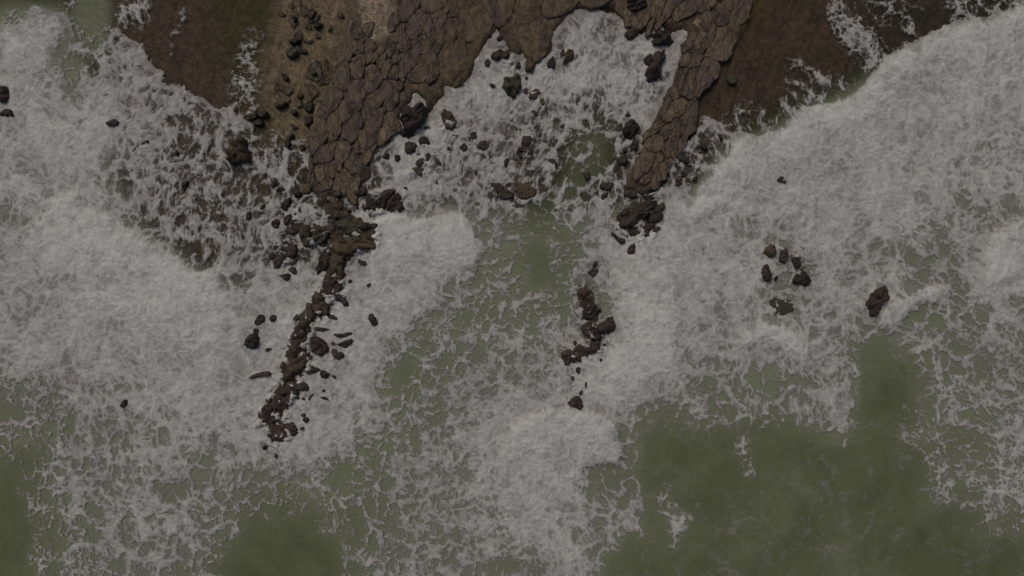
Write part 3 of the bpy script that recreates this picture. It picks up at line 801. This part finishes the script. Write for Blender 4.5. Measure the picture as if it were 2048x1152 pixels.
rock('dark', .8, [(1358,319),(1369,312),(1379,320),(1376,329),(1363,324)])
rock('dark', .8, [(1361,349),(1368,340),(1376,349),(1369,355)])
rock('maroon', .8, [(1383,357),(1393,352),(1394,362),(1388,365)])
rock('dark', .7, [(1434,265),(1443,271),(1446,279),(1436,277)])
rock('dark', .8, [(1349,359),(1359,359),(1364,372),(1349,374)])
rock('dark', .7, [(1043,272),(1056,272),(1068,277),(1060,290),(1042,294)])
rock('maroon', .6, [(1035,297),(1050,291),(1063,294),(1067,313),(1057,306),(1040,302)])
rock('dark', .8, [(1031,307),(1038,302),(1047,314),(1040,317)])
rock('dark', 1, [(1007,330),(1010,317),(1020,317),(1018,327),(1012,334)])
rock('dark', .6, [(982,365),(995,367),(1008,371),(1010,384),(998,388),(983,375)])
rock('maroon', .7, [(995,388),(1010,378),(1020,380),(1027,390),(1023,399),(997,398)], 'the maroon ledge under the tongue', 'flat maroon ledge at the foot of the foam tongue left of the green channel')
rock('brown', .42, [(1033,367),(1060,369),(1073,382),(1063,399),(1048,400),(1033,390)])
rock('maroon', .5, [(1017,401),(1032,403),(1047,412),(1030,417)])
rock('maroon', 1.1, [(1167,350),(1173,344),(1182,347),(1180,359),(1172,360)], None, 'small round maroon rock alone in the green pool of the inlet')
rock('dark', .45, [(1095,319),(1108,317),(1117,330),(1110,332),(1100,325)])
rock('dark', .6, [(1118,257),(1125,247),(1132,249),(1130,259)])
# cream stones on the right-hand slabs
rock('pale', .5, [(1384,47),(1394,37),(1404,43),(1403,55),(1394,58)], None, 'larger of two cream round stones on the right-hand slabs')
rock('pale', .5, [(1399,68),(1409,65),(1413,73),(1406,78)], None, 'smaller of two cream round stones on the right-hand slabs')
rock('olive', .5, [(1456,158),(1462,150),(1472,154),(1474,166),(1464,170),(1457,166)], None, 'stone in a ringed hollow on the smooth maroon shelf')
# flat topped boulder and the stones of the left shallows
rock('brown', 1.2, [(458,318),(461,300),(465,285),(473,280),(490,280),(498,288),(499,305),(497,322),(485,332),(472,330)], 'the barrel-like brown boulder', 'rusty brown barrel-like boulder at the foam edge left of the shelf')
rock('dark', 1, [(560,413),(573,398),(582,397),(580,413),(570,423)])
rock('dark', .8, [(520,418),(527,407),(532,410),(528,418)])
rock('dark', 1, [(494,427),(500,422),(504,428),(500,440),(493,440)])
rock('dark', .8, [(540,372),(547,362),(553,365),(548,377)])
rock('dark', .8, [(552,382),(560,373),(570,375),(563,383)])
rock('dark', .8, [(543,447),(553,438),(560,445),(555,455),(548,455)])
rock('maroon', .8, [(567,443),(573,432),(585,427),(583,440),(572,453)])
rock('dark', .9, [(582,382),(593,372),(605,385),(600,393),(587,390)])
rock('dark', .9, [(608,365),(623,352),(628,362),(615,375)])
rock('dark', .7, [(588,427),(603,415),(602,423),(590,432)])
rock('dark', .8, [(653,387),(663,380),(683,383),(687,392),(667,395)])
rock('dark', .7, [(642,398),(653,395),(660,403),(650,405)])
rock('dark', 1, [(352,300),(356,302),(358,310),(354,313)])
rock('dark', .8, [(364,372),(371,361),(377,362),(375,375),(367,382)])
rock('dark', .7, [(292,282),(298,280),(299,286),(294,287)])
rock('maroon', 1, [(215,248),(223,243),(230,237),(238,245),(237,252),(218,252)], 'the lone wedge rock', 'small wedge shaped rock alone in the left foam')
rock('maroon', 1.1, [(-8,178),(7,172),(20,180),(20,193),(10,208),(-8,198)], None, 'dark rock cut by the left edge of the picture')
rock('dark', .9, [(3,223),(17,218),(25,220),(30,235),(20,229),(15,234),(10,229),(5,233)], None, 'low arched dark rock near the left edge, lower of two')
rock('dark', .9, [(243,811),(249,801),(253,798),(257,804),(247,815)], None, 'tiny black rock alone in the lower left lace foam')
# boulders in and round the sandy pool
rock('brown', 1, [(488,235),(500,228),(517,228),(513,238),(497,242)])
rock('dark', 1, [(517,227),(528,222),(537,227),(533,235),(518,235)], 'the middle dark pool boulder', 'middle one of three dark boulders huddled at the foam edge of the sandy pool')
rock('dark', 1, [(507,245),(520,238),(528,245),(523,253),(510,250)])
rock('brown', 1, [(550,208),(563,202),(575,205),(568,215),(553,217)])
rock('olive', .7, [(593,190),(600,186),(607,190),(603,197),(597,197)])
rock('dark', .9, [(582,223),(588,218),(595,223),(592,230),(583,228)])
rock('maroon', 1, [(607,238),(615,230),(625,232),(625,247),(613,252)])
rock('brown', 1, [(610,212),(620,202),(627,210),(622,225),(612,223)])
rock('dark', .7, [(568,288),(577,273),(588,270),(582,283),(577,300)])
rock('dark', .7, [(597,293),(605,288),(610,297),(603,305)])
rock('olive', .9, [(571,107),(583,93),(597,100),(593,113),(580,117)], 'the olive rock in the sandy pool', 'olive rock, largest in the upper part of the sandy pool')
rock('olive', .7, [(623,148),(628,140),(635,147),(628,152)])
rock('dark', .8, [(575,84),(590,78),(603,82),(592,90)])
rock('dark', .7, [(600,100),(612,98),(614,106),(604,106)])
rock('dark', .7, [(563,152),(571,148),(578,158),(570,162)])
rock('dark', .6, [(584,34),(590,30),(594,40),(588,46)])
rock('dark', .6, [(626,52),(640,46),(646,50),(634,58)])
rock('brown', .6, [(614,30),(624,16),(632,24),(624,40)])
# ledges where the shelf runs out into the left reef
rock('brown', .8, [(667,403),(687,402),(688,413),(703,425),(703,433),(677,440),(665,430)])
rock('olive', .9, [(675,442),(700,436),(713,435),(738,450),(738,458),(710,468),(698,472),(682,463)], 'the olive ledge with curved foam rim', 'broad olive ledge with a curved white foam rim beneath it')
rock('dark', .8, [(738,448),(757,447),(755,456),(742,456)])
rock('maroon', 1, [(737,428),(747,420),(759,427),(755,437),(747,435)])
rock('dark', .8, [(733,397),(757,397),(756,418),(735,422),(732,405)])
rock('maroon', .8, [(757,398),(765,383),(787,378),(790,390),(775,400),(770,418),(757,417)])
rock('maroon', .9, [(787,392),(805,388),(807,425),(783,427),(772,418),(776,400)], 'the square maroon block', 'square maroon block with a straight right side left of a foam sheet')
rock('dark', .8, [(710,385),(715,370),(728,368),(735,382),(728,392),(712,392)])
rock('dark', .7, [(705,400),(718,403),(718,418),(710,413)])
rock('dark', .7, [(723,408),(731,408),(732,422),(727,422)])
rock('dark', .8, [(806,374),(816,374),(822,380),(812,382)])
rock('maroon', .8, [(572,460),(580,447),(590,438),(600,447),(595,467),(580,468)])
rock('brown', .8, [(600,453),(612,448),(620,457),(623,487),(613,495),(603,478)])
rock('dark', .9, [(628,463),(640,457),(658,457),(657,473),(643,490),(630,483)], 'the black blocky rock of the reef', 'black blocky rock left of the olive ledge at the reef root')
rock('maroon', .9, [(573,500),(585,487),(597,495),(593,513),(580,517)])
rock('dark', .7, [(547,490),(557,483),(562,492),(553,502)])
rock('dark', .7, [(537,513),(545,505),(553,513),(543,520)])
rock('maroon', .55, [(547,525),(553,510),(568,513),(562,530),(550,538)])
rock('dark', .9, [(562,552),(572,547),(583,550),(577,560),(567,558)])
rock('dark', .6, [(577,538),(588,533),(595,545),(587,548)])
rock('dark', .9, [(645,507),(662,490),(662,503),(657,520),(660,532),(640,545),(632,537),(640,525)])
# left reef spine
rock('brown', .8, [(662,470),(698,478),(733,467),(740,477),(752,498),(733,497),(717,500),(700,508),(690,512),(672,500)])
rock('brown', .8, [(662,517),(672,503),(690,512),(687,540),(686,563),(674,560),(660,556),(660,540)], 'the upright brown reef spine', 'upright brown rock spine of the left reef below the olive ledge')
rock('maroon', .8, [(650,562),(662,553),(684,560),(680,570),(683,583),(668,590),(653,585),(648,572)])
rock('maroon', .8, [(672,595),(683,590),(693,585),(697,590),(690,597),(698,605),(693,611),(675,602)])
rock('brown', .9, [(625,597),(638,585),(648,593),(650,603),(667,607),(657,620),(647,633),(633,630),(625,613)], 'the ochre hump of the left reef', 'ochre brown hump in the middle of the left reef')
rock('brown', .9, [(607,623),(622,617),(633,633),(623,643),(613,660),(606,660),(600,642)])
rock('maroon', .8, [(600,650),(614,656),(603,682),(582,677),(582,672)])
rock('dark', .7, [(587,637),(597,625),(603,632),(598,637),(588,647)])
rock('maroon', .7, [(655,632),(663,628),(680,638),(660,637)])
rock('dark', .5, [(625,653),(643,655),(662,658),(650,663),(630,660)])
rock('dark', .7, [(667,667),(683,668),(698,664),(705,669),(683,675),(673,672)])
rock('dark', .7, [(677,687),(702,677),(705,683),(693,695),(680,692)])
rock('dark', .8, [(662,685),(668,683),(672,688),(665,690)])
rock('dark', .8, [(645,683),(653,683),(655,688),(648,687)])
rock('maroon', .9, [(625,675),(643,677),(658,697),(645,712),(627,702),(623,692)], 'the dark fin of the left reef', 'dark maroon fin shaped rock low on the left reef')
rock('maroon', .9, [(662,698),(675,698),(692,712),(672,718),(667,710)])
rock('dark', .8, [(605,673),(613,670),(618,680),(610,688)])
rock('brown', .9, [(562,742),(572,720),(593,715),(613,720),(613,730),(603,740),(590,750),(587,762),(570,753)], 'the mossy brown reef rock', 'mossy brown rock, largest of the lower left reef')
rock('dark', .7, [(571,710),(577,702),(595,708),(595,715),(582,717)])
rock('maroon', .8, [(613,713),(625,710),(625,717),(615,718)])
rock('dark', .6, [(608,737),(618,730),(640,737),(633,743),(618,747)])
rock('dark', .8, [(640,745),(648,740),(660,745),(655,757),(642,752)])
rock('dark', .8, [(662,747),(674,753),(667,756),(662,751)])
rock('maroon', 1, [(588,770),(603,760),(618,772),(618,780),(600,780)])
rock('maroon', .9, [(563,773),(580,767),(590,780),(602,787),(593,797),(573,788),(560,787)])
rock('maroon', .8, [(562,800),(573,793),(582,797),(577,812),(566,816),(550,818),(553,810)])
rock('maroon', .9, [(525,813),(537,810),(542,795),(545,810),(547,822),(538,838),(528,830)])
rock('maroon', .8, [(547,818),(553,818),(552,830),(558,838),(540,848),(538,840)])
rock('maroon', 1, [(570,853),(580,843),(592,850),(595,860),(580,860)])
rock('maroon', .9, [(538,867),(552,850),(560,852),(562,860),(572,861),(580,873),(567,873),(560,878),(543,875)], 'the last rock of the left reef', 'maroon rock at the seaward tip of the left reef')
rock('maroon', .8, [(576,864),(588,861),(598,865),(586,872),(578,872)])
rock('dark', .8, [(540,887),(547,877),(547,882),(542,888)])
rock('dark', .7, [(525,895),(530,890),(537,893),(530,900)])
rock('dark', .9, [(606,838),(612,834),(620,837),(612,847)])
rock('dark', .8, [(603,828),(610,825),(612,832),(605,833)])
rock('dark', .8, [(600,857),(605,853),(609,855),(605,859)])
rock('dark', .9, [(549,913),(552,902),(557,912),(553,916)])
rock('dark', .8, [(603,795),(608,794),(612,799),(606,800)])
rock('dark', .7, [(617,798),(622,789),(630,786),(624,792),(620,799)])
rock('maroon', .8, [(640,793),(652,793),(659,800),(648,799)])
rock('dark', .8, [(644,780),(649,778),(651,782),(646,784)])
rock('dark', .9, [(510,647),(518,630),(528,632),(530,640),(517,650)])
rock('dark', .8, [(538,637),(548,628),(555,635),(547,645)])
rock('dark', .7, [(505,663),(512,655),(520,663),(514,667)])
rock('dark', 1.1, [(492,682),(500,668),(518,669),(518,680),(512,697),(497,695),(491,688)], 'the lone rock left of the reef', 'grey black lone rock standing in foam left of the left reef')
rock('dark', .8, [(530,700),(537,695),(544,697),(535,703)])
rock('maroon', .8, [(500,757),(510,748),(533,742),(545,749),(527,752),(512,753)])
rock('dark', .9, [(737,633),(745,628),(753,637),(755,653),(743,648)], None, 'small dark rock in the white surge right of the left reef')
rock('dark', .6, [(717,518),(727,523),(743,523),(738,528),(722,532)])
rock('dark', .7, [(695,563),(702,558),(705,562),(699,566)])
rock('dark', .7, [(733,571),(740,566),(743,569),(736,574)])
# right reef
rock('dark', .8, [(1245,387),(1252,368),(1273,385),(1270,397),(1252,393)])
rock('dark', .8, [(1282,393),(1297,391),(1310,387),(1308,397),(1293,401)])
rock('dark', 1, [(1252,417),(1280,412),(1303,405),(1310,408),(1295,430),(1273,445),(1260,455),(1235,455),(1243,433)], 'the big black reef slab', 'big black sloping slab at the root of the right reef')
rock('dark', .9, [(1312,412),(1327,408),(1328,415),(1319,424),(1327,430),(1310,447),(1298,446),(1297,430)])
rock('maroon', .8, [(1287,452),(1298,447),(1310,449),(1300,460),(1287,467),(1277,463)])
rock('dark', .8, [(1303,458),(1322,453),(1312,462),(1309,468)])
rock('dark', 1, [(1222,467),(1228,467),(1237,475),(1247,477),(1249,485),(1242,487),(1232,480)])
rock('maroon', 1.1, [(1253,500),(1265,488),(1270,493),(1268,505),(1262,512)])
rock('dark', .8, [(1185,532),(1190,523),(1195,523),(1193,529),(1187,534)])
rock('dark', .8, [(1177,547),(1183,537),(1190,540),(1197,538),(1192,548),(1184,552)])
rock('maroon', 1, [(1163,593),(1168,582),(1175,587),(1182,602),(1168,610)])
rock('maroon', 1, [(1168,617),(1185,607),(1191,617),(1203,618),(1187,630),(1180,640),(1167,633)], 'the black maroon fang of the right reef', 'black maroon fang shaped rock in the middle of the right reef')
rock('maroon', .9, [(1163,663),(1170,650),(1183,647),(1187,663),(1198,668),(1200,680),(1180,678),(1173,670)])
rock('maroon', .9, [(1193,653),(1203,647),(1220,633),(1228,643),(1227,657),(1222,667),(1203,660),(1195,667)])
rock('maroon', .9, [(1177,683),(1187,687),(1200,685),(1202,693),(1190,702),(1183,703),(1183,692)])
rock('brown', 1.1, [(1122,710),(1135,698),(1150,703),(1148,713),(1142,722),(1132,730)], 'the rusty block of the right reef', 'rusty brown block on the channel side of the right reef')
rock('maroon', .9, [(1141,753),(1147,752),(1148,757),(1143,759)])
rock('dark', .6, [(1152,735),(1162,735),(1157,748),(1152,743)])
rock('dark', .7, [(1168,705),(1177,707),(1172,715)])
rock('dark', .7, [(1198,717),(1204,717),(1200,725)])
rock('dark', .8, [(1206,688),(1212,687),(1211,693),(1207,693)])
rock('dark', .6, [(1146,684),(1152,680),(1153,687),(1148,690)])
rock('dark', .9, [(1170,765),(1174,763),(1172,775),(1169,772)])
rock('maroon', 1, [(1137,807),(1143,797),(1157,792),(1163,803),(1165,812),(1157,819),(1150,813)], 'the lone rock ending the right reef', 'lone maroon triangular rock at the seaward end of the right reef')
rock('maroon', .8, [(1157,788),(1161,782),(1166,781),(1162,790)])
# cluster in the right foam
rock('brown', 1.1, [(1525,505),(1538,488),(1552,495),(1547,510),(1538,514),(1528,510)], 'the cluster top rock', 'black brown rock, upper left of the cluster in the right foam')
rock('dark', .7, [(1555,515),(1567,497),(1575,503),(1575,517),(1563,527)])
rock('dark', .7, [(1582,523),(1588,513),(1600,517),(1600,532),(1590,538)])
rock('dark', .7, [(1583,562),(1593,543),(1605,538),(1620,558),(1618,572),(1598,568)])
rock('maroon', 1.2, [(1522,552),(1524,532),(1530,527),(1543,547),(1542,558),(1530,562)], 'the pear shaped rock', 'maroon pear shaped rock, lower left of the cluster in the right foam')
rock('maroon', 1, [(1546,558),(1552,551),(1556,553),(1552,564)])
rock('olive', .08, [(1540,603),(1553,593),(1587,603),(1583,623),(1563,632),(1542,623)], None, 'flat olive rock awash below the rock cluster in the right foam')
rock('maroon', 1.2, [(1732,615),(1738,593),(1753,577),(1772,577),(1775,592),(1760,607),(1753,615),(1752,628),(1743,631)], None, 'curved seal-like dark rock alone at the head of a white crest')
rock('dark', .9, [(1552,363),(1560,352),(1567,357),(1562,365)], 'the larger twin rock', 'larger of two tiny black rocks alone in the broad right foam')
rock('dark', .8, [(1563,366),(1569,360),(1571,368)])

def outline_clockfix(p):
    x, y = p[:, 0], p[:, 1]
    s = (x * np.roll(y, -1) - np.roll(x, -1) * y).sum()
    return p if s > 0 else p[::-1]

info = []
for mat, h, poly, mark, label in R:
    A, c = area_centroid(np.array(poly, float))
    info.append(dict(mat=mat, h=h, poly=poly, mark=mark, label=label, A=A, c=c))
marks = [r for r in info if r['mark']]
def direction(d):
    a = math.degrees(math.atan2(-d[1], d[0])) % 360
    return ['right of', 'above and right of', 'above', 'above and left of', 'left of', 'below and left of', 'below', 'below and right of'][int(((a + 22.5) % 360) // 45)]
COLW = {'dark': 'dark', 'brown': 'brown', 'maroon': 'maroon', 'olive': 'olive', 'pale': 'pale'}
buckets = {}
for r in info:
    if r['label']:
        continue
    best = min(marks, key=lambda m: np.hypot(*(r['c'] - m['c'])))
    d = r['c'] - best['c']; r['dist'] = float(np.hypot(*d))
    p = np.array(r['poly'], float) - r['c']
    ev = np.linalg.eigvalsh(p.T @ p)
    shape = 'elongated ' if ev[1] > 4.2 * ev[0] else ('rounded ' if ev[1] < 1.9 * ev[0] else '')
    size = 'tiny ' if r['A'] < 70 else ('small ' if r['A'] < 180 else '')
    r['desc'] = f"{size}{shape}{COLW[r['mat']]} rock"
    r['where'] = f"{direction(d)} {best['mark']}"
    buckets.setdefault(r['where'], []).append(r)
ORD = ['nearest', 'second nearest', 'third nearest', 'fourth nearest', 'fifth nearest', 'sixth nearest', 'seventh nearest', 'eighth nearest', 'ninth nearest', 'tenth nearest']
for where, rs_ in buckets.items():
    rs_.sort(key=lambda r: r['dist'])
    for k, r in enumerate(rs_):
        same = [q for q in rs_ if q['desc'] == r['desc']]
        r['label'] = f"{r['desc']} {where}" if len(same) == 1 else f"{ORD[same.index(r)]} {r['desc']} {where}"

for r in info:
    rs = np.random.default_rng(int(r['c'][0] * 13 + r['c'][1] * 7))
    n = 26 if r['A'] < 180 else (40 if r['A'] < 900 else 56)
    p = resample(r['poly'], n, 1)
    c = r['c']
    z0 = float(sample(H, c[0], c[1])) + .06
    if sample(EXP, c[0], c[1]) > .5:
        z0 = float(sample(TZ, c[0], c[1]))
    w = (p - c) * S; w[:, 1] *= -1
    w = outline_clockfix(w)
    w *= 1.2 if (480 < c[0] < 760 and c[1] > 440) or (1120 < c[0] < 1340 and c[1] > 400) else 1.10
    hh = max(.16, min(.85, .30 * math.sqrt(r['A']) * S * 1.5)) * r['h']
    hh *= .72
    if 800 < c[0] < 1130 and 200 < c[1] < 430 and r['A'] < 450:
        hh *= .55; r['h'] *= .5
    q = min(1, r['h'] * 1.7)
    rings = [(1.18, -1.0), (1.05, -.12), (.99, .03 * q), (.93, .10 * q + .22 * hh), (.84, .14 * q + .72 * hh), (.68, .13 * q + .9 * hh), (.48, .12 * q + .97 * hh), (.24, .12 * q + hh)]
    me = ring_mesh('rock', w, rings, rs, .03 if r['A'] > 300 else .045, .12, max(.16 * q, hh * .85), .085)
    o = add('rock', me, M_ROCK[r['mat']], label=r['label'], cat='rock', group='sea rocks standing out of the foam')
    x, y = wxy(c[0], c[1], z0)
    o.location = (x, y, z0)

# ------------------------------------------------------------------ jointed slabs of the shelf (parts of the shelf)
def clip(poly, a, b, c):
    """keep a*x+b*y<=c"""
    out = []
    for i in range(len(poly)):
        p, q = poly[i], poly[(i + 1) % len(poly)]
        dp = a * p[0] + b * p[1] - c; dq = a * q[0] + b * q[1] - c
        if dp <= 0:
            out.append(p)
        if dp * dq < 0:
            t = dp / (dp - dq); out.append((p[0] + t * (q[0] - p[0]), p[1] + t * (q[1] - p[1])))
    return out

def slabs(area, cell, deg, stretch, mat, zbase, zvar, seed, gap=1.2, skip=(), lim=999, drop=.3, keep=1.0):
    rs = np.random.default_rng(seed)
    a = math.radians(deg); ca, sa = math.cos(a), math.sin(a)
    fwd = lambda x, y: ((x * ca + y * sa) / stretch, -x * sa + y * ca)
    inv = lambda u, v: (u * stretch * ca - v * sa, u * stretch * sa + v * ca)
    q = np.array([fwd(*p) for p in area])
    lo, hi = q.min(0) - 2 * cell, q.max(0) + 2 * cell
    seeds = np.zeros((0, 2))
    for _ in range(int(14 * (hi[0] - lo[0]) * (hi[1] - lo[1]) / cell ** 2)):
        c_ = rs.uniform(lo, hi)
        rad = cell * (.42 + 1.9 * max(0, float(vnoise(c_[:1] / (2.6 * cell), c_[1:] / (2.6 * cell), seed)[0]) - .35) * 1.6)
        if len(seeds) == 0 or np.hypot(*(seeds - c_).T).min() > rad:
            seeds = np.vstack([seeds, c_])
    k = 0
    for s in seeds:
        X, Y = inv(*s)
        if not inpoly(np.array([X]), np.array([Y]), area)[0]:
            continue
        if rs.random() > keep:
            continue
        if any(inpoly(np.array([X]), np.array([Y]), sk)[0] for sk in skip):
            continue
        poly = [(s[0] - 3 * cell, s[1] - 3 * cell), (s[0] + 3 * cell, s[1] - 3 * cell), (s[0] + 3 * cell, s[1] + 3 * cell), (s[0] - 3 * cell, s[1] + 3 * cell)]
        for t in seeds[np.hypot(*(seeds - s).T) < 6 * cell]:
            d = t - s; L = math.hypot(*d)
            if L < 1e-6:
                continue
            mid = (s + t) / 2
            poly = clip(poly, d[0] / L, d[1] / L, (d @ mid) / L - gap * (.02 + 3.2 * max(0, abs(math.sin(mid[0] * 12.9 + mid[1] * 78.2)) - .55)))
            if len(poly) < 3:
                break
        if len(poly) < 3:
            continue
        P = np.array([inv(*p) for p in poly])
        A, c = area_centroid(P)
        if A < 60:
            continue
        p = resample(P, 34, 1)
        for sc_, am_ in ((26., 13.), (9., 6.)):
            p = p + am_ * np.stack([vnoise(p[:, 0] / sc_, p[:, 1] / sc_, 101) - .5, vnoise(p[:, 0] / sc_, p[:, 1] / sc_, 113) - .5], -1)
        p = p + .3 * rs.normal(size=p.shape)
        z = zbase + .4 * zvar * rs.uniform(-1, 1) + 4 * zvar * float(vnoise(np.array([c[0] / 70]), np.array([c[1] / 110]), 140)[0] - .5)
        w = (p - c) * S; w[:, 1] *= -1
        w = outline_clockfix(w)
        rings = [(1.02, -.5), (1.0, -.035), (.975, -.004), (.80, .0), (.45, .012)]
        me = ring_mesh('slab', w, rings, rs, .006, .5, .07, .004)
        o = add('slab', me, mat, parent=shelf)
        x, y = wxy(c[0], c[1], z)
        o.location = (x, y, z)
        o.rotation_euler = (rs.normal() * .022, rs.normal() * .022, 0)
        k += 1
        if k >= lim:
            break
    return k

SANDY = [(728,-60),(806,-60),(802,15),(786,42),(772,60),(792,76),(782,90),(760,80),(742,86),(735,60),(746,40),(724,20)]
ROCKSP = [r['poly'] for r in info]
n1 = slabs([(712,-40),(690,90),(650,182),(624,270),(622,372),(690,384),(738,352),(738,306),(762,288),(798,238),(832,180),(872,165),(880,100),(880,-40)], 28, 108, 1.9, M_SLAB, .46, .045, 5, .5, (SANDY,), drop=.42)
n2 = slabs([(1300,-40),(1306,46),(1380,62),(1364,122),(1344,182),(1304,264),(1306,288),(1258,352),(1284,390),(1330,345),(1372,262),(1396,180),(1440,130),(1490,60),(1500,-40)], 30, 118, 2.0, M_SLAB, .46, .045, 8, .55, drop=.42)
n3 = slabs([(560,20),(640,-30),(712,-40),(690,90),(650,182),(622,270),(560,255),(540,150)], 20, 108, 1.3, M_SLAB, .02, .03, 15, 3.0, drop=.25, keep=.38)
n4 = slabs([(882,-40),(880,150),(925,150),(980,58),(1012,84),(1045,102),(1090,110),(1098,74),(1112,48),(1138,18),(1190,4),(1240,16),(1290,40),(1296,-40)], 40, 112, 1.6, M_SLABD, .40, .035, 21, .4)
print('slabs', n4, n1, n2, n3, 'rocks', len(R))
